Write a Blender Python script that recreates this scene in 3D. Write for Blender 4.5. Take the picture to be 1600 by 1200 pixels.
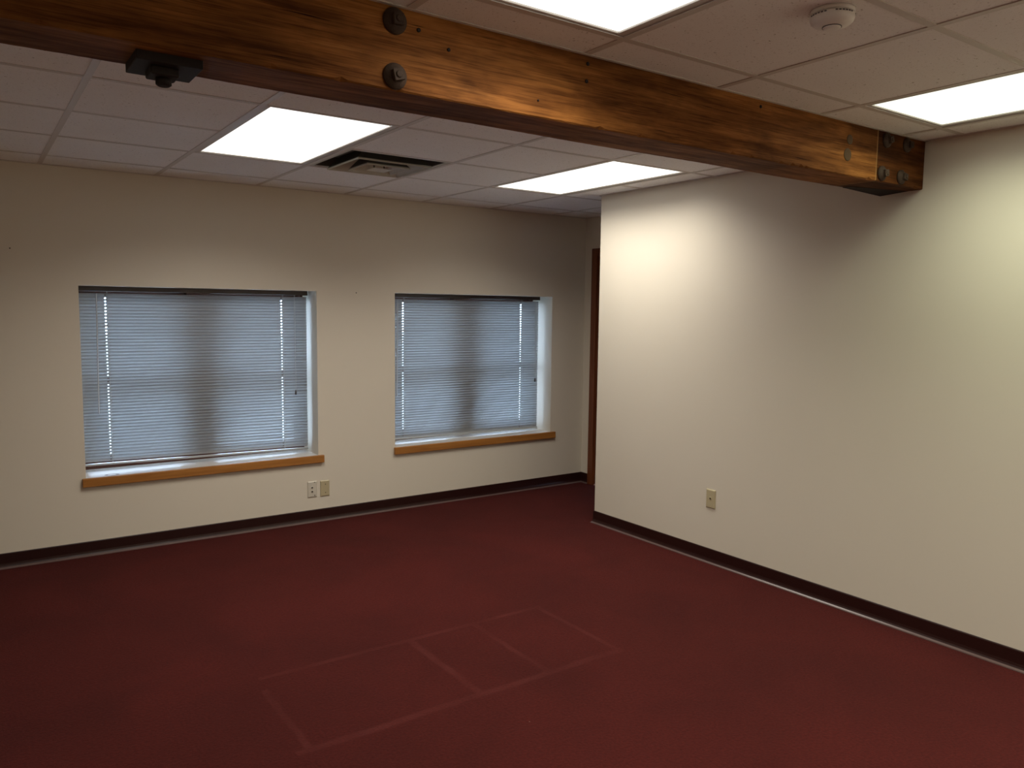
import bpy, bmesh, math, random
from mathutils import Matrix, Vector
random.seed(7)
S = bpy.context.scene
COL = S.collection
for o in list(bpy.data.objects):
    bpy.data.objects.remove(o)

# ------------------------------------------------------------------ camera
# solved from the ceiling grid (0.61 m tiles), wall corners and baseboards
CAM = Vector((-3.6425, -5.2379, 1.5151))
YAW, PITCH, ROLL, FPX = 0.61153, -0.09516, 0.01202, 1222.3
cy, sy, cp, sp = math.cos(YAW), math.sin(YAW), math.cos(PITCH), math.sin(PITCH)
fwd = Vector((sy*cp, cy*cp, sp)); r0 = Vector((cy, -sy, 0)); u0 = r0.cross(fwd)
right = math.cos(ROLL)*r0 + math.sin(ROLL)*u0
up = -math.sin(ROLL)*r0 + math.cos(ROLL)*u0
cam = bpy.data.cameras.new('camera'); cam.sensor_fit = 'HORIZONTAL'; cam.sensor_width = 36.0
cam.lens = FPX/1600*36.0; cam.clip_start = 0.02
co = bpy.data.objects.new('camera', cam); COL.objects.link(co)
M = Matrix.Identity(4)
for i in range(3):
    M[i][0], M[i][1], M[i][2], M[i][3] = right[i], up[i], -fwd[i], CAM[i]
co.matrix_world = M
S.camera = co

# ------------------------------------------------------------------ sky and exposure
W = bpy.data.worlds.new('overcast_sky'); S.world = W; W.use_nodes = True
bg = W.node_tree.nodes['Background']
bg.inputs[0].default_value = (0.59, 0.74, 1.0, 1); bg.inputs[1].default_value = 19.0
S.view_settings.view_transform = 'Standard'; S.view_settings.look = 'None'
S.view_settings.exposure = 0.0; S.view_settings.gamma = 1.0
S.view_settings.use_curve_mapping = False
LAMP_W = 18.0       # light given by one ceiling panel (W)

# ------------------------------------------------------------------ dimensions (m)
H = 2.300                                   # ceiling
COLX = [-3.2504 + 0.6096*i for i in range(-3, 8)]     # grid lines along y
XL, YB = -4.55, -8.10                       # left and back walls
YC, XA = -1.088, 0.790                      # right wall's end, alcove wall
BEAM_F, BEAM_B, BEAM_Z = -3.312, -3.116, 2.086
ROW_FAR = [-(0.3239 + 0.5876*j) for j in range(0, 5)]
ROW_NEAR = [-(3.4823 + 0.5876*j) for j in range(0, 8)]

# ------------------------------------------------------------------ material helpers
def mat(name, color=(.8, .8, .8), rough=.6, spec=.5, metal=0.0):
    m = bpy.data.materials.new(name); m.use_nodes = True
    b = m.node_tree.nodes['Principled BSDF']
    b.inputs['Base Color'].default_value = (*color, 1); b.inputs['Roughness'].default_value = rough
    b.inputs['Specular IOR Level'].default_value = spec; b.inputs['Metallic'].default_value = metal
    return m
def nd(m, t, **kw):
    n = m.node_tree.nodes.new(t)
    for k, v in kw.items(): setattr(n, k, v)
    return n
def lk(m, a, b): m.node_tree.links.new(a, b)
def bsdf(m): return m.node_tree.nodes['Principled BSDF']
def coords(m, scale=(1, 1, 1), world=False):
    mp = nd(m, 'ShaderNodeMapping'); mp.inputs['Scale'].default_value = scale
    if world: lk(m, nd(m, 'ShaderNodeNewGeometry').outputs['Position'], mp.inputs['Vector'])
    else: lk(m, nd(m, 'ShaderNodeTexCoord').outputs['Object'], mp.inputs['Vector'])
    return mp.outputs[0]
def noise(m, vec, scale, detail=4, rough=.55, dist=0):
    n = nd(m, 'ShaderNodeTexNoise'); n.inputs['Scale'].default_value = scale
    n.inputs['Detail'].default_value = detail; n.inputs['Roughness'].default_value = rough
    n.inputs['Distortion'].default_value = dist; lk(m, vec, n.inputs['Vector']); return n.outputs['Fac']
def ramp(m, fac, stops):
    r = nd(m, 'ShaderNodeValToRGB'); e = r.color_ramp.elements
    while len(e) < len(stops): e.new(.5)
    for el, (p, c) in zip(e, stops):
        el.position = p; el.color = (*c, 1) if len(c) == 3 else c
    lk(m, fac, r.inputs[0]); return r.outputs[0]
def mix(m, fac, a, b, mode='MIX'):
    n = nd(m, 'ShaderNodeMix', data_type='RGBA', blend_type=mode)
    for s, v in ((n.inputs[0], fac), (n.inputs[6], a), (n.inputs[7], b)):
        if hasattr(v, 'is_linked'): lk(m, v, s)
        else: s.default_value = v if isinstance(v, (int, float)) else (*v, 1)
    return n.outputs[2]
def math_(m, op, a, b=0.0, c=0.0):
    n = nd(m, 'ShaderNodeMath', operation=op)
    for s, v in zip(n.inputs, (a, b, c)):
        if hasattr(v, 'is_linked'): lk(m, v, s)
        else: s.default_value = v
    return n.outputs[0]
def bump(m, h, strength, dist=.01):
    b = nd(m, 'ShaderNodeBump'); b.inputs['Strength'].default_value = strength; b.inputs['Distance'].default_value = dist
    lk(m, h, b.inputs['Height']); lk(m, b.outputs[0], bsdf(m).inputs['Normal'])

# ------------------------------------------------------------------ materials
m_wall = mat('cream_wall_paint', (.66, .60, .50), .55, .35)
v = coords(m_wall, world=True)
lk(m_wall, mix(m_wall, noise(m_wall, v, 1.6, 3), (.71, .655, .55), (.74, .685, .58)), bsdf(m_wall).inputs['Base Color'])
bump(m_wall, noise(m_wall, v, 260, 3), .08, .002)

m_tile = mat('mineral_fibre_tile', (.6, .55, .5), .9, .2)
v = coords(m_tile, world=True)
pits = ramp(m_tile, noise(m_tile, v, 150, 3, .6), [(.30, (0, 0, 0)), (.40, (1, 1, 1))])
pits2 = ramp(m_tile, noise(m_tile, v, 85, 1, .4), [(.22, (0, 0, 0)), (.27, (1, 1, 1))])
c = mix(m_tile, noise(m_tile, v, 3, 2), (.86, .835, .81), (.91, .885, .86))
c = mix(m_tile, pits, (.66, .62, .58), c); c = mix(m_tile, pits2, (.45, .40, .36), c)
lk(m_tile, c, bsdf(m_tile).inputs['Base Color'])
bump(m_tile, pits, .35, .002)

m_grid = mat('painted_grid_steel', (.62, .57, .52), .5, .4)
m_frame = mat('painted_fixture_steel', (.60, .57, .52), .45, .4)
m_vent = mat('vent_painted_steel', (.52, .50, .43), .45, .4)
m_dark = mat('dark_duct_and_shade', (.10, .095, .085), .8, .2)  # duct interior, and painted shade on louvre backs and collar
m_plenum = mat('plenum_grey', (.2, .19, .18), .9, .2)

def beam_mat():
    m = mat('old_varnished_timber', (.2, .08, .02), .7, .12)
    v = coords(m, (1, 1, 1), world=True)
    n = nd(m, 'ShaderNodeMapping'); n.inputs['Scale'].default_value = (.8, 8, 9); lk(m, v, n.inputs['Vector'])
    g = noise(m, n.outputs[0], 3.0, 8, .6, .45)
    base = ramp(m, g, [(.27, (.10, .033, .007)), (.44, (.215, .080, .017)), (.58, (.32, .127, .028)), (.76, (.45, .195, .048))])
    n2 = nd(m, 'ShaderNodeMapping'); n2.inputs['Scale'].default_value = (2.0, 70, 95); lk(m, v, n2.inputs['Vector'])
    fine = ramp(m, noise(m, n2.outputs[0], 3, 5, .6, .3), [(.36, (.42, .36, .32)), (.52, (1, 1, 1))])
    base = mix(m, .7, base, fine, 'MULTIPLY')
    n3 = nd(m, 'ShaderNodeMapping'); n3.inputs['Scale'].default_value = (1.3, 2.2, 2.6); lk(m, v, n3.inputs['Vector'])
    blot = ramp(m, noise(m, n3.outputs[0], 1.9, 4, .6, .4), [(.36, (0.26, 0.22, 0.19)), (.58, (1, 1, 1))])
    base = mix(m, .62, base, blot, 'MULTIPLY')
    # short dark checks in the wood
    n4 = nd(m, 'ShaderNodeMapping'); n4.inputs['Scale'].default_value = (3, 60, 75); lk(m, v, n4.inputs['Vector'])
    chk = ramp(m, noise(m, n4.outputs[0], 1.3, 2, .5, .2), [(.22, (.12, .08, .06)), (.30, (1, 1, 1))])
    base = mix(m, 1.0, base, chk, 'MULTIPLY')
    # the end block by the wall is stained darker, behind a pale scribed line
    sep = nd(m, 'ShaderNodeSeparateXYZ'); lk(m, v, sep.inputs[0])
    endf = math_(m, 'GREATER_THAN', sep.outputs[0], -.389)
    base = mix(m, endf, base, mix(m, 1.0, base, (.42, .36, .32), 'MULTIPLY'))
    scr = math_(m, 'LESS_THAN', math_(m, 'ABSOLUTE', math_(m, 'ADD', sep.outputs[0], .389)), .004)
    base = mix(m, math_(m, 'MULTIPLY', scr, .45), base, (.45, .26, .10))
    lk(m, base, bsdf(m).inputs['Base Color'])
    lk(m, ramp(m, g, [(.3, (.80,)*3), (.7, (.62,)*3)]), bsdf(m).inputs['Roughness'])
    bump(m, math_(m, 'ADD', g, math_(m, 'MULTIPLY', chk, .6)), .25, .004)
    return m
m_beam = beam_mat()

m_iron = mat('rusty_cast_iron', (.05, .035, .025), .75, .25, 0)
v = coords(m_iron, world=True)
lk(m_iron, mix(m_iron, noise(m_iron, v, 45, 4), (.028, .018, .013), (.085, .054, .034)), bsdf(m_iron).inputs['Base Color'])
bump(m_iron, noise(m_iron, v, 160, 3), .4, .003)
m_black_iron = mat('black_iron', (.018, .013, .011), .7, .25, 0)
m_plug = mat('weathered_wood_plug', (.10, .062, .030), .7, .2)

def carpet_mat():
    m = mat('maroon_carpet', (.1, .02, .02), .97, .1)
    v = coords(m, world=True)
    fine = noise(m, v, 420, 2, .6); mid = noise(m, v, 95, 4, .7); wide = noise(m, v, 1.7, 4, .6, .5)
    mid = math_(m, 'MULTIPLY_ADD', math_(m, 'SUBTRACT', mid, .5), 2.2, .5)
    c = mix(m, mid, (.027, .0036, .0029), (.080, .0106, .0086))
    c = mix(m, math_(m, 'MULTIPLY', fine, .5), c, (.083, .0143, .0112))
    c = mix(m, .55, c, ramp(m, wide, [(.33, (.74, .74, .72)), (.66, (1.22, 1.16, 1.12))]), 'MULTIPLY')
    # worn outlines left on the pile by furniture: three rectangles in a row
    sep = nd(m, 'ShaderNodeSeparateXYZ'); lk(m, v, sep.inputs[0])
    jx = math_(m, 'MULTIPLY', math_(m, 'SUBTRACT', noise(m, v, 7, 2), .5), .022)
    x = math_(m, 'ADD', sep.outputs[0], jx); y = math_(m, 'ADD', sep.outputs[1], jx)
    def seg(p, q, across, lo, hi, w=.020):
        a = nd(m, 'ShaderNodeMapRange', interpolation_type='SMOOTHSTEP')
        lk(m, math_(m, 'ABSOLUTE', math_(m, 'SUBTRACT', p, across)), a.inputs[0])
        a.inputs[1].default_value = w*.35; a.inputs[2].default_value = w; a.inputs[3].default_value = 1; a.inputs[4].default_value = 0
        ins = math_(m, 'MULTIPLY', math_(m, 'GREATER_THAN', q, lo), math_(m, 'LESS_THAN', q, hi))
        return math_(m, 'MULTIPLY', a.outputs[0], ins)
    tot = None
    for s in (seg(y, x, -2.145, -2.72, -1.28), seg(y, x, -2.755, -2.78, -1.28, .026), seg(x, y, -2.73, -2.74, -2.25),
              seg(x, y, -2.03, -2.74, -2.14, .024), seg(x, y, -1.69, -2.76, -2.15), seg(x, y, -1.30, -2.77, -2.14)):
        tot = s if tot is None else math_(m, 'MAXIMUM', tot, s)
    brk = ramp(m, noise(m, v, 4.5, 3), [(.34, (.25,)*3), (.60, (1,)*3)])
    fac = math_(m, 'MULTIPLY', math_(m, 'MULTIPLY', tot, brk), .27)
    c = mix(m, fac, c, (.135, .034, .030))
    lint = ramp(m, noise(m, v, 62, 1, .4), [(.845, (0, 0, 0)), (.86, (1, 1, 1))])
    c = mix(m, math_(m, 'MULTIPLY', lint, .5), c, (.42, .34, .30))
    lk(m, c, bsdf(m).inputs['Base Color'])
    bsdf(m).inputs['Sheen Weight'].default_value = .04
    bsdf(m).inputs['Sheen Tint'].default_value = (.8, .35, .35, 1)
    bump(m, math_(m, 'ADD', fine, mid), .6, .006)
    return m
m_carpet = carpet_mat()

m_base = mat('maroon_rubber_base', (.022, .0055, .0045), .34, .5)
m_toe = mat('highlit_rubber_toe', (.115, .072, .066), .30, .6)  # paler than the base: the cove toe's highlight is in the colour

def oak_mat(name, c0, c1, axis=0, rough=.4):
    m = mat(name, c1, rough, .45)
    sc = [30, 30, 30]; sc[axis] = 2.0
    v = coords(m, tuple(sc), world=True)
    lk(m, ramp(m, noise(m, v, 1.4, 6, .6, .6), [(.3, c0), (.65, c1)]), bsdf(m).inputs['Base Color'])
    return m
m_oak = oak_mat('honey_oak', (.30, .115, .022), (.43, .185, .042))
m_casing = oak_mat('dark_red_wood', (.115, .030, .010), (.20, .058, .020), 2)
m_sash = mat('brown_window_paint', (.085, .030, .016), .5, .4)

m_sill = mat('pale_sill_laminate', (.72, .70, .66), .35, .5)
v = coords(m_sill, world=True)
sep = nd(m_sill, 'ShaderNodeSeparateXYZ'); lk(m_sill, v, sep.inputs[0])
def ringmask(m, sx, sy_, cx, cy_, rx, ry):
    a = math_(m, 'DIVIDE', math_(m, 'SUBTRACT', sx, cx), rx); b = math_(m, 'DIVIDE', math_(m, 'SUBTRACT', sy_, cy_), ry)
    r = math_(m, 'SQRT', math_(m, 'ADD', math_(m, 'MULTIPLY', a, a), math_(m, 'MULTIPLY', b, b)))
    return math_(m, 'LESS_THAN', math_(m, 'ABSOLUTE', math_(m, 'SUBTRACT', r, .82)), .22)
ring = ringmask(m_sill, sep.outputs[0], sep.outputs[1], -2.935, .035, .040, .034)
lk(m_sill, mix(m_sill, math_(m_sill, 'MULTIPLY', ring, .75), (.72, .70, .66), (.22, .14, .11)), bsdf(m_sill).inputs['Base Color'])

def slat_mat():
    m = bpy.data.materials.new('grey_blind_slat'); m.use_nodes = True
    nt = m.node_tree; nt.nodes.clear()
    out = nt.nodes.new('ShaderNodeOutputMaterial')
    d = nt.nodes.new('ShaderNodeBsdfPrincipled'); d.inputs['Base Color'].default_value = (.43, .445, .45, 1); d.inputs['Roughness'].default_value = .38
    t = nt.nodes.new('ShaderNodeBsdfTranslucent'); t.inputs[0].default_value = (.55, .58, .58, 1)
    mx = nt.nodes.new('ShaderNodeMixShader'); mx.inputs[0].default_value = .03
    nt.links.new(d.outputs[0], mx.inputs[1]); nt.links.new(t.outputs[0], mx.inputs[2]); nt.links.new(mx.outputs[0], out.inputs[0])
    return m
m_slat = slat_mat()
m_rail = mat('blind_rail_paint', (.09, .08, .075), .4, .5)
m_cord = mat('blind_cord', (.55, .55, .52), .8, .2)
m_wand = mat('clear_plastic_wand', (.62, .62, .60), .2, .6)

def glass_mat():
    m = bpy.data.materials.new('window_glass'); m.use_nodes = True
    nt = m.node_tree; nt.nodes.clear()
    out = nt.nodes.new('ShaderNodeOutputMaterial')
    t = nt.nodes.new('ShaderNodeBsdfTransparent'); t.inputs[0].default_value = (.93, .96, .96, 1)
    g = nt.nodes.new('ShaderNodeBsdfGlossy'); g.inputs['Roughness'].default_value = .02
    f = nt.nodes.new('ShaderNodeFresnel'); f.inputs[0].default_value = 1.45
    mx = nt.nodes.new('ShaderNodeMixShader')
    nt.links.new(f.outputs[0], mx.inputs[0]); nt.links.new(t.outputs[0], mx.inputs[1]); nt.links.new(g.outputs[0], mx.inputs[2])
    nt.links.new(mx.outputs[0], out.inputs[0]); return m
m_glass = glass_mat()

def lamp_mat(name, color, strength, worn_end=None):
    m = bpy.data.materials.new(name); m.use_nodes = True
    nt = m.node_tree; b = nt.nodes['Principled BSDF']
    b.inputs['Base Color'].default_value = (.8, .8, .78, 1)
    b.inputs['Emission Color'].default_value = (*color, 1); b.inputs['Emission Strength'].default_value = strength
    return m
m_lamp = lamp_mat('warm_white_diffuser', (1.0, .97, .92), 1.6)
m_lamp_green = lamp_mat('greenish_white_diffuser', (.96, 1.0, .86), 1.3)

m_ivory = mat('ivory_plastic', (.50, .43, .27), .35, .5)
m_white_plate = mat('offwhite_plastic', (.62, .58, .49), .35, .5)
m_hole = mat('socket_hole', (.05, .038, .028), .6, .3)
m_detector = mat('detector_plastic', (.78, .75, .70), .4, .5)
m_dgrey = mat('detector_slot', (.10, .095, .10), .6, .3)
m_ground = mat('grey_paving', (.22, .23, .22), .9, .2)

# ------------------------------------------------------------------ mesh helpers
class MB:
    def __init__(s): s.v = []; s.f = []; s.sm = []
    def add(s, vs, fs, smooth=False):
        o = len(s.v); s.v += [tuple(q) for q in vs]; s.f += [tuple(i+o for i in f) for f in fs]; s.sm += [smooth]*len(fs); return s
    def box(s, x0, x1, y0, y1, z0, z1):
        return s.add([(x0, y0, z0), (x1, y0, z0), (x1, y1, z0), (x0, y1, z0), (x0, y0, z1), (x1, y0, z1), (x1, y1, z1), (x0, y1, z1)],
                     [(0, 3, 2, 1), (4, 5, 6, 7), (0, 1, 5, 4), (1, 2, 6, 5), (2, 3, 7, 6), (3, 0, 4, 7)])
    def lathe(s, prof, n=24, c=(0, 0, 0), axis='z', phase=0.0, smooth=True):
        """prof: (radius, height) from one pole to the other"""
        vs = []; fs = []
        for r, h in prof:
            for k in range(n):
                a = 2*math.pi*k/n + phase; p, q = r*math.cos(a), r*math.sin(a)
                vs.append({'z': (p, q, h), 'y': (p, h, q), 'x': (h, p, q)}[axis])
        vs = [(a+c[0], b+c[1], d+c[2]) for a, b, d in vs]
        for i in range(len(prof)-1):
            for k in range(n):
                k2 = (k+1) % n; fs.append((i*n+k, i*n+k2, (i+1)*n+k2, (i+1)*n+k))
        s.add(vs, fs, smooth)
        for i in (0, len(prof)-1):
            s.f.append(tuple(len(s.v)-len(vs)+i*n+k for k in range(n))); s.sm.append(False)
        return s
    def tube(s, a, b, r, n=8):
        a, b = Vector(a), Vector(b); d = (b-a).normalized(); e = d.orthogonal().normalized(); g = d.cross(e)
        vs = [q + r*(math.cos(2*math.pi*k/n)*e + math.sin(2*math.pi*k/n)*g) for q in (a, b) for k in range(n)]
        return s.add(vs, [(k, (k+1) % n, n+(k+1) % n, n+k) for k in range(n)] + [tuple(range(n)), tuple(range(n, 2*n))], False)
    def mesh(s, name):
        me = bpy.data.meshes.new(name); me.from_pydata(s.v, [], s.f)
        for p, q in zip(me.polygons, s.sm): p.use_smooth = q
        bm = bmesh.new(); bm.from_mesh(me); bmesh.ops.recalc_face_normals(bm, faces=bm.faces); bm.to_mesh(me); bm.free()
        me.update(); return me
    def build(s, name, material, parent=None, bevel=0.0, loc=(0, 0, 0), segs=2):
        me = s.mesh(name); me.materials.append(material)
        o = bpy.data.objects.new(name, me); COL.objects.link(o); o.location = loc
        if parent: o.parent = parent
        if bevel:
            b = o.modifiers.new('bevel', 'BEVEL'); b.width = bevel; b.segments = segs; b.limit_method = 'ANGLE'; b.angle_limit = .6
        return o
def inst(name, me, parent=None, loc=(0, 0, 0), rot=(0, 0, 0)):
    o = bpy.data.objects.new(name, me); COL.objects.link(o); o.location = loc; o.rotation_euler = rot
    if parent: o.parent = parent
    return o
def empty(name, loc=(0, 0, 0)):
    o = bpy.data.objects.new(name, None); COL.objects.link(o); o.location = loc; o.empty_display_size = .1; return o
def tag(o, label, cat, group=None):
    o['label'] = label; o['category'] = cat
    if group: o['group'] = group
    return o
def struct(o, label=None, cat=None):
    o['kind'] = 'structure'
    if label: o['label'] = label
    if cat: o['category'] = cat
    return o

# ------------------------------------------------------------------ floor and walls
WT = .42       # thickness of the outer (window) wall
floor = struct(MB().box(XL-.12, XA+.12, YB-.12, WT, -.12, 0).build('floor', m_carpet),
               'maroon carpet floor with faint worn rectangular outlines', 'floor')
WIN = [(-3.080, -1.630), (-1.032, 0.436)]; WZ0, WZ1 = .470, 1.625
w = MB()
xs = [XL-.12, WIN[0][0], WIN[0][1], WIN[1][0], WIN[1][1], XA+.12]
TOPZ = 2.62
for k in range(5):
    if k in (1, 3):
        w.box(xs[k], xs[k+1], 0, WT, 0, WZ0); w.box(xs[k], xs[k+1], 0, WT, WZ1, TOPZ)
    else: w.box(xs[k], xs[k+1], 0, WT, 0, TOPZ)
struct(w.build('wall_front', m_wall), 'cream painted wall with two blind-covered window recesses', 'wall')
struct(MB().box(0, .12, YB-.12, YC, 0, TOPZ).build('wall_right', m_wall, bevel=.004), 'long cream painted wall on the right under the beam end', 'wall')
struct(MB().box(.12, XA, YC-.12, YC, 0, TOPZ).build('wall_return', m_wall), 'short cream wall returning into the door alcove', 'wall')
DY0, DY1, DZ = -.160, -.960, 1.985
w = MB().box(XA, XA+.12, DY0, 0, 0, TOPZ).box(XA, XA+.12, YC-.12, DY1, 0, TOPZ).box(XA, XA+.12, DY1, DY0, DZ, TOPZ)
struct(w.build('wall_alcove', m_wall), 'narrow cream wall beside the dark wooden door casing', 'wall')
struct(MB().box(XL-.12, XL, YB-.12, 0, 0, TOPZ).build('wall_left', m_wall), 'cream painted wall left of the camera', 'wall')
struct(MB().box(XL, 0, YB-.12, YB, 0, TOPZ).build('wall_back', m_wall), 'cream painted wall behind the camera', 'wall')
struct(MB().box(-30, 30, .6, 60, -.9, -.8).build('ground', m_ground), 'grey ground outside the windows', 'ground')

struct(MB().box(XL-.12, XA+.12, WT, WT+.50, 1.74, 1.80).build('sky_blocker', m_sash, bevel=.004), 'added unseen dark board outside that keeps sky light off the upper slats', 'light blocker')  # added out of view to darken the top of the blinds
# ------------------------------------------------------------------ ceiling: slab, wall angle, grid bars, tiles
ceil = struct(MB().box(XL-.12, XA+.12, YB-.12, WT, TOPZ, TOPZ+.1).build('ceiling', m_plenum),
              'suspended ceiling of square speckled tiles in a metal grid', 'ceiling')
TB = .012      # half width of a T bar
HOLES = {}     # (col index, row key) -> occupied by a fixture
def fixture_cells():
    c = set()
    for i in (5, 8):
        c |= {(i, 'F', 1), (i, 'F', 2), (i, 'N', 0), (i, 'N', 1)}
    c |= {(8, 'N', 4), (8, 'N', 5)}
    c.add((6, 'F', 1)); return c
occ = fixture_cells()
tile_cache = {}
def tile(x0, x1, y0, y1):
    g = .0035
    x0 += g; x1 -= g; y0 += g; y1 -= g
    if x1-x0 < .02 or y1-y0 < .02: return
    key = (round(x1-x0, 3), round(y1-y0, 3))
    if key not in tile_cache:
        a, b = (x1-x0)/2, (y1-y0)/2; c_ = .004
        mb = MB().add([(-a, -b, .016), (a, -b, .016), (a, b, .016), (-a, b, .016),
                       (-a, -b, c_), (a, -b, c_), (a, b, c_), (-a, b, c_),
                       (-a+c_, -b+c_, 0), (a-c_, -b+c_, 0), (a-c_, b-c_, 0), (-a+c_, b-c_, 0)],
                      [(0, 1, 2, 3), (0, 4, 5, 1), (1, 5, 6, 2), (2, 6, 7, 3), (3, 7, 4, 0),
                       (4, 8, 9, 5), (5, 9, 10, 6), (6, 10, 11, 7), (7, 11, 8, 4), (8, 11, 10, 9)])
        me = mb.mesh('ceiling_tile'); me.materials.append(m_tile); tile_cache[key] = me
    inst('ceiling_tile', tile_cache[key], ceil, ((x0+x1)/2, (y0+y1)/2, H+.0022+random.uniform(-.0004, .0008)))
def section(rows, ylo, yhi, tagc):
    """rows descend in y; ylo < yhi bound the section"""
    ys = [yhi] + [r for r in rows if ylo < r < yhi] + [ylo]
    for ci in range(len(COLX)+1):
        x0 = XL if ci == 0 else COLX[ci-1]
        x1 = XA if ci == len(COLX) else COLX[ci]
        if x1 <= XL: continue
        x0 = max(x0, XL)
        for k in range(len(ys)-1):
            y1, y0 = ys[k], ys[k+1]
            if (ci, tagc, k-1) in occ: continue
            if tagc == 'F' and y1 <= YC and x0 >= -.01: continue
            xx1 = x1
            yy0 = y0
            if tagc == 'N' and x1 > 0: xx1 = 0.0
            if tagc == 'F' and x1 > 0 and x0 < 0 and y1 <= YC: xx1 = 0.0
            if tagc == 'F' and x0 >= -.21 and y0 < YC < y1:
                if x0 >= 0: yy0 = YC
                else:      # cell notched by the corner of the right wall: two cut tiles
                    tile(x0, 0.0, y0, YC)
                    yy0 = YC
            if x0 >= xx1 - .02: continue
            tile(x0, xx1, yy0, y1)
    # grid bars
    for x in COLX:
        if x < XL+.02 or x > XA-.02: continue
        a, b = ylo, yhi
        if x > 0:
            if tagc == 'N': continue
            a = YC
        MB().box(-TB, TB, a, b, 0, .003).box(-.003, .003, a, b, .003, .03).build('grid_bar', m_grid, ceil, loc=(x, 0, H))
    for k, y in enumerate(rows):
        if not (ylo+.01 < y < yhi-.01): continue
        xe = XA if (tagc == 'F' and y > YC) else 0.0
        ends = [XL] + [x for x in COLX if XL+.02 < x < xe-.02] + [xe]
        for x0, x1 in zip(ends, ends[1:]):       # one cross tee per cell, none across a light
            if tagc == 'F' and k == 2 or tagc == 'N' and k == 1:
                if any(abs(x0-COLX[i-1]) < .01 for i in (5, 8)): continue
            if tagc == 'N' and k == 5 and abs(x0-COLX[7]) < .01: continue
            a, b = (x1-x0)/2, (x0+x1)/2
            MB().box(-a, a, -TB, TB, .0004, .0026).box(-a, a, -.003, .003, .003, .03).build('cross_tee', m_grid, ceil, loc=(b, y, H))
section(ROW_FAR, BEAM_B, 0.0, 'F')
section(ROW_NEAR, YB, BEAM_F, 'N')
A = .020
for x0, x1, y0, y1 in [(XL, XA, -A, 0), (-A, 0, BEAM_B, YC), (-A, 0, YB, BEAM_F), (XA-A, XA, YC, 0), (0, XA, YC, YC+A), (XL, XL+A, YB, 0),
                       (XL, 0, YB, YB+A), (XL, 0, BEAM_F-A*.6, BEAM_F), (XL, 0, BEAM_B, BEAM_B+A*.6)]:
    MB().box(x0, x1, y0, y1, -.0012, .0018).build('wall_angle', m_grid, ceil, loc=(0, 0, H))

# ------------------------------------------------------------------ baseboards: cove profile swept along a wall
BBH = .089
def baseboard(name, a, b, nrm, label, m0=0.0, m1=0.0):
    """a,b: floor points along the wall; nrm: into the room; m0/m1: mitre run"""
    a, b, n = Vector((*a, 0)), Vector((*b, 0)), Vector((*nrm, 0)); d = (b-a).normalized()
    prof = [(.0, .0), (.0, BBH), (.0035, BBH), (.0055, BBH-.004), (.006, .030), (.008, .018), (.0115, .0105)]
    toe = [(.0, .0005), (.0115, .0105), (.0150, .0075), (.0195, .0045), (.0205, .0005)]
    def sweep(pr):
        vs = [a + n*o + Vector((0, 0, z)) + d*(o*m0) for o, z in pr] + [b + n*o + Vector((0, 0, z)) - d*(o*m1) for o, z in pr]
        k = len(pr)
        return MB().add(vs, [(i, (i+1) % k, k+(i+1) % k, k+i) for i in range(k)] + [tuple(range(k)), tuple(range(k, 2*k))])
    o = struct(sweep(prof).build(name, m_base), label, 'baseboard')
    t = sweep(toe).build('toe', m_toe, o)
    t['label'] = 'thin toe along the carpet with its highlight painted pale'
baseboard('baseboard_front', (XL, 0), (XA, 0), (0, -1), 'dark maroon rubber baseboard below the two windows', 1, 1)
baseboard('baseboard_right', (0, YC), (0, YB), (-1, 0), 'dark maroon rubber baseboard along the long right wall', -1, 1)
baseboard('baseboard_return', (XA, YC), (0, YC), (0, 1), 'dark maroon rubber baseboard on the alcove return wall', 1, -1)
baseboard('baseboard_alcove', (XA, 0), (XA, -.098), (-1, 0), 'short dark maroon rubber baseboard beside the door casing', 1, 0)
baseboard('baseboard_left', (XL, YB), (XL, 0), (1, 0), 'dark maroon rubber baseboard on the left wall', 1, 1)
baseboard('baseboard_back', (0, YB), (XL, YB), (0, 1), 'dark maroon rubber baseboard on the wall behind the camera', 1, 1)

# ------------------------------------------------------------------ door in the alcove
d = struct(empty('door_1', (XA, (DY0+DY1)/2, 0)), 'dark reddish wooden door and casing in the alcove corner', 'door')
hw = (DY0-DY1)/2
MB().box(.035, .075, -hw+.02, hw-.02, .008, DZ-.02).build('door_slab', m_casing, d, bevel=.003)
MB().box(-.002, .12, hw-.018, hw, 0, DZ).box(-.002, .12, -hw, -hw+.018, 0, DZ).box(-.002, .12, -hw+.018, hw-.018, DZ-.018, DZ).build('door_jamb', m_casing, d)
for y0, y1, z0, z1 in [(hw-.008, hw+.060, 0, DZ+.052), (-hw-.060, -hw+.008, 0, DZ+.052), (-hw+.008, hw-.008, DZ-.008, DZ+.052)]:
    MB().box(-.016, 0, y0, y1, z0, z1).build('casing', m_casing, d, bevel=.004)
kn = MB().lathe([(.003, -.052), (.018, -.050), (.027, -.038), (.025, -.024), (.012, -.014), (.012, -.004), (.026, -.003), (.026, 0)], 20, (.035, -hw+.085, .95), 'x').build('door_knob', m_iron, d)
kn['label'] = 'round metal door knob'

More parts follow.
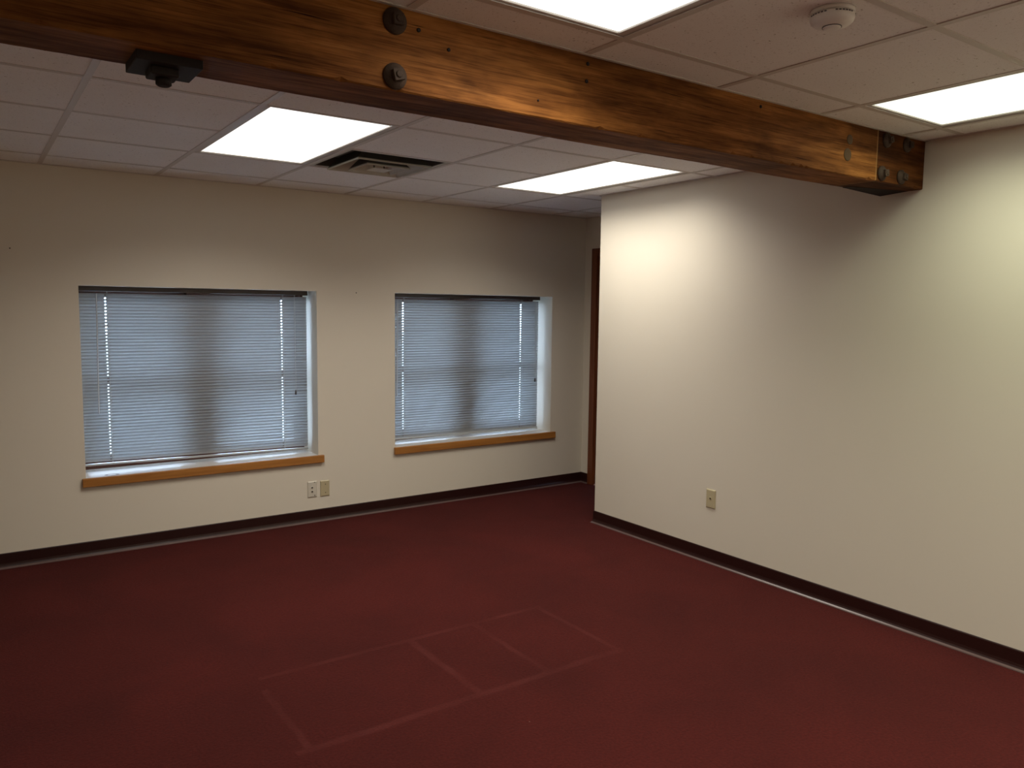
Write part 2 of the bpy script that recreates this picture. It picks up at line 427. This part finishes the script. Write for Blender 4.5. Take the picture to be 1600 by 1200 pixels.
# ------------------------------------------------------------------ windows
def window(n, x0, x1, label):
    xc = (x0+x1)/2; hw = (x1-x0)/2; root = struct(empty('window_%d' % n, (xc, .275, WZ0)), label, 'window')
    hgt = WZ1-WZ0; FY0, FY1 = 0.0, .095; fw = .018; mw = .068
    MB().box(-hw, hw, FY0, FY1, 0, .040).box(-hw, hw, FY0, FY1, hgt-fw, hgt).box(-hw, -hw+fw, FY0, FY1, .04, hgt-fw).box(hw-fw, hw, FY0, FY1, .04, hgt-fw).build('window_frame', m_sash, root, bevel=.003)
    MB().box(-mw, mw, FY0, FY1, .040, hgt-fw).build('mullion', m_sash, root, bevel=.003)
    mid = .565
    for s in (-1, 1):
        a, b = (-hw+fw, -mw) if s < 0 else (mw, hw-fw)
        for nm, z0, z1, y0 in (('lower_sash', .040, mid+.022, .018), ('upper_sash', mid-.022, hgt-fw, .056)):
            r = .042; y1 = y0+.034
            q = MB().box(a, b, y0, y1, z0, z0+r).box(a, b, y0, y1, z1-r, z1).box(a, a+r, y0, y1, z0+r, z1-r).box(b-r, b, y0, y1, z0+r, z1-r).build(nm, m_sash, root, bevel=.003)
            MB().box(a+r-.004, b-r+.004, y0+.014, y0+.019, z0+r-.004, z1-r+.004).build('pane', m_glass, q)
    sb = MB().box(-hw, hw, -.275, -.0005, -.018, .006).build('window_sill', m_sill, root, bevel=.0015)
    sb['label'] = 'pale laminate sill board'
    nl, nr = (-.020, .036) if n == 1 else (-.010, .042)
    ns = MB().box(-hw+nl, hw+nr, -.299, -.2753, -.046, .006).build('sill_nose', m_oak, root, bevel=.003)
    ns['label'] = 'honey coloured wooden edge of the sill'
    return root
window(1, *WIN[0], 'wide recessed window nearer the left edge, behind a grey blind')
window(2, *WIN[1], 'wide recessed window nearer the door alcove, behind a grey blind')

# ------------------------------------------------------------------ venetian blinds
PITCH_, SW, TILT = .0198, .0255, math.radians(58.5)
def slat_mesh(hw, holes):
    ys = [-.5*SW, -.15*SW, .0, .15*SW, .5*SW]
    xs = sorted([-hw, hw] + [h+e for h in holes for e in (-.0042, .0042)])
    vs = [(x, y, .0024*(1-(2*y/SW)**2)) for x in xs for y in ys]
    fs = []
    for i in range(len(xs)-1):
        hole = any(abs((xs[i]+xs[i+1])/2-h) < .001 for h in holes)
        for k in range(4):
            if hole and k in (1, 2): continue
            fs.append((i*5+k, (i+1)*5+k, (i+1)*5+k+1, i*5+k+1))
    me = bpy.data.meshes.new('slat'); me.from_pydata(vs, [], fs); me.materials.append(m_slat)
    for p in me.polygons: p.use_smooth = True
    return me
def blind(x0, x1, holes_w, wand_x, cord_x, tilt_end, label, zb):
    xc = (x0+x1)/2; hw = (x1-x0)/2; YB_ = .152
    root = tag(empty('window_blind', (xc, YB_, zb)), label, 'blind', 'horizontal blinds in the windows')
    top = WZ1-zb
    MB().box(-hw-.012, hw+.006, -.016, .016, top-.030, top-.0005).build('headrail', m_rail, root, bevel=.002)
    holes = [h-xc for h in holes_w]
    me = slat_mesh(hw, holes)
    n = int((top-.043-.018)/PITCH_)
    zlast = top-.046-(n-1)*PITCH_
    for k in range(n):
        z = top-.053-k*PITCH_
        t = max(0.0, (k/(n-1)-.55)/.45)
        inst('slat', me, root, (0, 0, z), (-TILT+random.uniform(-.008, .008), tilt_end*t + random.uniform(-.0003, .0003), 0))
    br = MB().box(-hw, hw, -.011, .011, 0, .012).build('bottom_rail', m_slat, root, bevel=.003)
    br.rotation_euler[1] = tilt_end; br.location = (0, 0, .002+hw*abs(tilt_end))
    for h in holes:
        for yy in (-.0075, .0075):
            MB().tube((h+.010, yy, .012+hw*abs(tilt_end)), (h+.010, yy, top-.030), .0009, 5).build('ladder_cord', m_cord, root)
    wd = MB().tube((wand_x-xc, -.026, top-.045), (wand_x-xc-.010, -.028, top-.78), .0032, 6).build('tilt_wand', m_wand, root)
    cd = MB().tube((cord_x-xc, -.024, top-.03), (cord_x-xc+.004, -.026, top-.70), .0012, 5).tube((cord_x-xc+.006, -.024, top-.03), (cord_x-xc+.004, -.026, top-.70), .0012, 5).build('lift_cord', m_cord, root)
    MB().lathe([(.002, .012), (.005, .008), (.008, -.018), (.006, -.022)], 10, (cord_x-xc+.004, -.026, top-.705)).build('tassel', m_rail, cd)
    return root
blind(-3.066, -1.649, (-2.921, -1.827), -2.972, -1.745, .0145, 'grey horizontal slat blind over the window nearer the left edge', .498)
blind(-1.018, .403, (-.888, .219), -.945, .355, .008, 'grey horizontal slat blind over the window nearer the door alcove', .492)

# ------------------------------------------------------------------ timber beam with its ironwork
bx0, bx1 = XL-.05, -.0005
beam = tag(empty('timber_beam', ((bx0+bx1)/2, (BEAM_F+BEAM_B)/2, BEAM_Z)), 'heavy old brown timber beam crossing under the ceiling to the right wall', 'beam')
bl, bw, bz = (bx1-bx0)/2, (BEAM_B-BEAM_F)/2, .30
def timber():
    mb = MB(); n = 260; k = 0; vs = []
    rnd = random.Random(3)
    wob = [rnd.uniform(-1, 1) for _ in range(n+1)]
    for i in range(n+1):
        x = -bl + 2*bl*i/n; j = .0010*wob[i]; j2 = .0010*math.sin(i*.11)
        chip = .006 if wob[(i*3) % n] > .86 else .0
        e = .004+chip
        vs += [(x, -bw, bz), (x, -bw+j2*.4, e+j), (x, -bw+e, j2*.3), (x, bw-.004, j2+j*.3), (x, bw, .004), (x, bw, bz)]
    fs = []
    for i in range(n):
        for q in range(6):
            fs.append((i*6+q, i*6+(q+1) % 6, (i+1)*6+(q+1) % 6, (i+1)*6+q))
    fs += [tuple(range(6)), tuple(range(n*6, n*6+6))]
    return mb.add(vs, fs)
timber().build('timber', m_beam, beam)
def bolt(x, z, r, ang, upper=False):
    lx, lz = x-beam.location.x, z-beam.location.z
    prof = [(r, -bw+.001), (r, -bw-.004), (r*.97, -bw-.007), (r*.72, -bw-.013), (r*.60, -bw-.017), (r*.56, -bw-.018)]
    w_ = MB().lathe(prof, 28, (lx, 0, lz), 'y').build('washer', m_iron, beam)
    s = r*.44
    nut = MB()
    vs = []
    for yy in (-bw-.0165, -bw-.029):
        for k in range(4):
            a = ang + math.pi/4 + k*math.pi/2
            vs.append((lx+s*1.414*math.cos(a), yy, lz+s*1.414*math.sin(a)))
    nut.add(vs, [(0, 1, 2, 3), (4, 5, 6, 7)] + [(k, (k+1) % 4, 4+(k+1) % 4, 4+k) for k in range(4)])
    nut.build('nut', m_iron, w_, bevel=.002)
    MB().lathe([(r*.27, -bw-.0285), (r*.27, -bw-.031), (r*.2, -bw-.032)], 14, (lx, 0, lz), 'y').build('bolt_end', m_iron, w_)
bolt(-2.682, 2.122, .034, .25)
bolt(-2.682, 2.262, .034, .05)
bolt(-.348, 2.121, .032, .1); bolt(-.192, 2.121, .032, -.2)
bolt(-.322, 2.264, .031, .3); bolt(-.158, 2.264, .031, 0)
# sunken plugs and old nail holes on the front face
for x, z, r in ((-.609, 2.170, .026), (-.598, 2.232, .020)):
    MB().lathe([(r, -bw+.001), (r, -bw-.0015), (r*.8, -bw-.002), (r*.45, -bw-.004), (r*.4, -bw-.004)], 20, (x-beam.location.x, 0, z-beam.location.z), 'y').build('plug', m_plug, beam)
for x, z, r in ((-2.611, 2.254, .006), (-2.518, 2.221, .005), (-2.024, 2.222, .006), (-2.21, 2.135, .003), (-1.18, 2.275, .006), (-2.02, 2.275, .006)):
    MB().lathe([(r, -bw+.001), (r, -bw-.0025), (r*.6, -bw-.0035)], 10, (x-beam.location.x, 0, z-beam.location.z), 'y').build('nail_hole_plug', m_black_iron, beam)
hx, hy = -3.226-beam.location.x, -3.205-(BEAM_F+BEAM_B)/2
hp = MB().box(hx-.072, hx+.072, hy-.060, hy+.080, -.020, .002).build('hanger_plate', m_black_iron, beam, bevel=.002)
MB().box(hx-.038, hx+.026, hy-.032, hy+.032, -.040, -.020).build('square_washer', m_black_iron, hp, bevel=.004)
MB().lathe([(.018, -.040), (.018, -.054), (.013, -.058)], 12, (hx-.004, hy, 0)).build('rod_end', m_black_iron, hp)
MB().add([(bl-.330, .060, .003), (bl-.330, .094, .003), (bl-.002, .104, .003), (bl-.002, -.030, .003),
          (bl-.330, .060, -.001), (bl-.330, .094, -.001), (bl-.002, .104, -.009), (bl-.002, -.030, -.001)],
         [(0, 1, 2, 3), (7, 6, 5, 4), (0, 4, 5, 1), (1, 5, 6, 2), (2, 6, 7, 3), (3, 7, 4, 0)]).build('bearing_plate', m_black_iron, beam)

# ------------------------------------------------------------------ ceiling lights (2 x 4 ft lay-in fixtures)
def ceiling_light(ci, y1, y0, material, label, power=LAMP_W, color=(1.0, .935, .83)):
    x0, x1 = COLX[ci-1], COLX[ci]; xc, yc = (x0+x1)/2, (y0+y1)/2; a, b = (x1-x0)/2-.009, (y1-y0)/2-.009
    root = tag(empty('ceiling_light', (xc, yc, H)), label, 'light', 'ceiling lights')
    fx, fy = .030, .014
    MB().box(-a, -a+fx, -b, b, .0035, .030).box(a-fx, a, -b, b, .0035, .030).box(-a+fx, a-fx, -b, -b+fy, .0035, .030).box(-a+fx, a-fx, b-fy, b, .0035, .030).build('fixture_frame', m_frame, root, bevel=.002)
    MB().box(-a+fx+.0005, a-fx-.0005, -b+fy+.0005, b-fy-.0005, .009, .013).build('diffuser', material, root)
    MB().box(-a, a, -b, b, .031, .10).build('housing', m_frame, root)
    # the prismatic lens throws its light downwards: an area lamp with limited spread
    la = bpy.data.lights.new('lamp', 'AREA'); la.shape = 'RECTANGLE'; la.size = 2*(a-fx)-.01; la.size_y = 2*(b-fy)-.01
    la.energy = power; la.color = color; la.spread = math.radians(142)
    lo = bpy.data.objects.new('lamp', la); COL.objects.link(lo); lo.parent = root; lo.location = (0, 0, .0075)
    return root
ceiling_light(5, ROW_FAR[1], ROW_FAR[3], m_lamp, 'glowing ceiling light panel beside the air vent, nearest the left window')
ceiling_light(8, ROW_FAR[1], ROW_FAR[3], m_lamp, 'glowing ceiling light panel beyond the beam next to the right wall corner', LAMP_W*.86)
ceiling_light(5, ROW_NEAR[0], ROW_NEAR[2], m_lamp, 'glowing ceiling light panel cut by the top edge, in front of the beam', LAMP_W*1.35)
ceiling_light(8, ROW_NEAR[0], ROW_NEAR[2], m_lamp_green, 'greenish ceiling light panel beside the beam end, near the right edge', LAMP_W*.56, (.94, 1.0, .74))
ceiling_light(8, ROW_NEAR[4], ROW_NEAR[6], m_lamp, 'ceiling light panel behind the camera next to the right wall', LAMP_W*3.2)

# ------------------------------------------------------------------ square ceiling air diffuser
x0, x1, y1, y0 = COLX[5], COLX[6], ROW_FAR[1], ROW_FAR[2]
vent = tag(empty('air_vent', ((x0+x1)/2, (y0+y1)/2, H)), 'square metal air vent with nested louvres in the ceiling', 'vent')
def sq_ring(pts, yo=1.0):
    """a closed square band swept through (half size, z) points, listed round the section"""
    n = len(pts); vs = []; fs = []
    for a, z in pts: vs += [(-a, -a*yo, z), (a, -a*yo, z), (a, a*yo, z), (-a, a*yo, z)]
    for i in range(n):
        i2 = (i+1) % n
        for k in range(4): fs.append((i*4+k, i*4+(k+1) % 4, i2*4+(k+1) % 4, i2*4+k))
    return MB().add(vs, fs)
YR = .588/.6096
sq_ring([(.293, .003), (.293, .010), (.262, .060), (.259, .060), (.272, .006), (.272, .003)], YR).build('vent_frame', m_vent, vent)
for lip, zl, top_a, zt in ((.214, -.024, .160, .045), (.126, -.030, .085, .025)):
    lv = sq_ring([(lip-.003, zl), (lip+.002, zl), (lip+.002, zl+.006), (top_a, zt), (top_a-.003, zt), (lip-.006, zl+.007)], YR).build('louvre', m_vent, vent)
    bk = sq_ring([(lip-.001, zl+.0105), (top_a+.002, zt+.002), (top_a+.001, zt+.002), (lip-.002, zl+.0105)], YR).build('louvre_shade', m_dark, lv)  # dark skin: deep shade of the vent gap put into the colour
    bk['label'] = 'dark skin with the shade behind the louvre put into its colour'
sq_ring([(.2705, .0065), (.2585, .059), (.2575, .059), (.2695, .0065)], YR).build('collar_shade', m_dark, vent)  # dark inner band paints the shade inside the collar
MB().box(-.055, .055, -.055*YR, .055*YR, -.032, -.028).build('centre_plate', m_vent, vent, bevel=.0015)
for sx in (-1, 1):
    MB().box(sx*.03-.003, sx*.03+.003, -.003, .003, -.028, .058).build('hanger_rod', m_dark, vent)
MB().box(-.29, .29, -.28, .28, .062, .066).build('duct_back', m_dark, vent)

# ------------------------------------------------------------------ smoke detector
sd = tag(empty('smoke_detector', (-1.742, -3.968, H+.0024)), 'round white smoke detector on a ceiling tile near the top edge', 'smoke detector')
MB().lathe([(.055, 0), (.056, -.004), (.055, -.010), (.050, -.0105)], 40).build('mounting_base', m_detector, sd)
MB().lathe([(.049, -.010), (.049, -.0125)], 40).build('gap_ring', m_dgrey, sd)
bd = MB().lathe([(.052, -.0122), (.0555, -.0125), (.056, -.020), (.053, -.029), (.045, -.036), (.026, -.041), (.0255, -.041)], 40).build('cover', m_detector, sd)
for k in range(24):
    if k % 8 < 6:
        a = math.radians(150 + k*9.2)
        MB().box(-.0028, .0028, -.0008, .0008, -.0175, -.0145).build('slot', m_dgrey, bd, loc=(.0558*math.cos(a), .0558*math.sin(a), 0)).rotation_euler[2] = a+math.pi/2
MB().lathe([(.0245, -.034), (.0245, -.0425)], 28).build('test_ring', m_dgrey, sd)
MB().lathe([(.0225, -.035), (.0225, -.0435), (.019, -.046), (.008, -.047), (.004, -.047)], 28).build('test_button', m_detector, sd)

# ------------------------------------------------------------------ wall plates
def plate(loc, rotz, material, holes, screws, label, wid=.068, hgt=.114):
    root = tag(empty('wall_plate', loc), label, 'wall plate', 'wall plates'); root.rotation_euler[2] = rotz
    # local: x along wall, -y into the room
    pl = MB().add([(-wid/2, 0, -hgt/2), (wid/2, 0, -hgt/2), (wid/2, 0, hgt/2), (-wid/2, 0, hgt/2),
                   (-wid/2, -.003, -hgt/2), (wid/2, -.003, -hgt/2), (wid/2, -.003, hgt/2), (-wid/2, -.003, hgt/2),
                   (-wid/2+.005, -.0068, -hgt/2+.005), (wid/2-.005, -.0068, -hgt/2+.005), (wid/2-.005, -.0068, hgt/2-.005), (-wid/2+.005, -.0068, hgt/2-.005)],
                  [(0, 1, 2, 3), (0, 4, 5, 1), (1, 5, 6, 2), (2, 6, 7, 3), (3, 7, 4, 0), (4, 8, 9, 5), (5, 9, 10, 6), (6, 10, 11, 7), (7, 11, 8, 4), (8, 11, 10, 9)]).build('plate', material, root, bevel=.001)
    for x, z, r in holes:
        MB().lathe([(r*1.5, -.0065), (r*1.5, -.0085), (r, -.0088)], 16, (x, 0, z), 'y').build('jack', material, root)
        MB().lathe([(r, -.0085), (r, -.0092)], 12, (x, 0, z), 'y').build('jack_hole', m_hole, root)
    for x, z in screws:
        MB().lathe([(.0035, -.0065), (.0035, -.0078), (.0022, -.0084)], 10, (x, 0, z), 'y').build('screw', m_hole, root)
    return root
plate((-1.679, 0, .236), 0, m_white_plate, [(-.002, .014, .0055), (-.002, -.015, .0055)], [(.016, .050), (.016, -.044)], 'off-white wall plate with two jacks below the left window, left of a pair')
plate((-1.586, 0, .233), 0, m_ivory, [], [(.003, .030), (.003, -.030)], 'plain ivory wall plate below the left window, right of a pair')
plate((0, -2.145, .394), -math.pi/2, m_ivory, [(0, .004, .0055)], [], 'ivory wall plate with one jack low on the long right wall', .070, .114)

# ------------------------------------------------------------------ nails left in the window wall
for x, z, lab in ((-3.410, 1.824, 'tiny nail in the cream wall at the left edge above the window'), (-1.339, 1.621, 'tiny nail in the cream wall between the two windows')):
    nl = MB().lathe([(.0015, .004), (.0015, -.008), (.0038, -.0082), (.0036, -.010)], 8, (0, 0, 0), 'y').build('nail', m_black_iron, loc=(x, 0, z))
    nl.rotation_euler[0] = .3
    tag(nl, lab, 'nail', 'nails in the window wall')
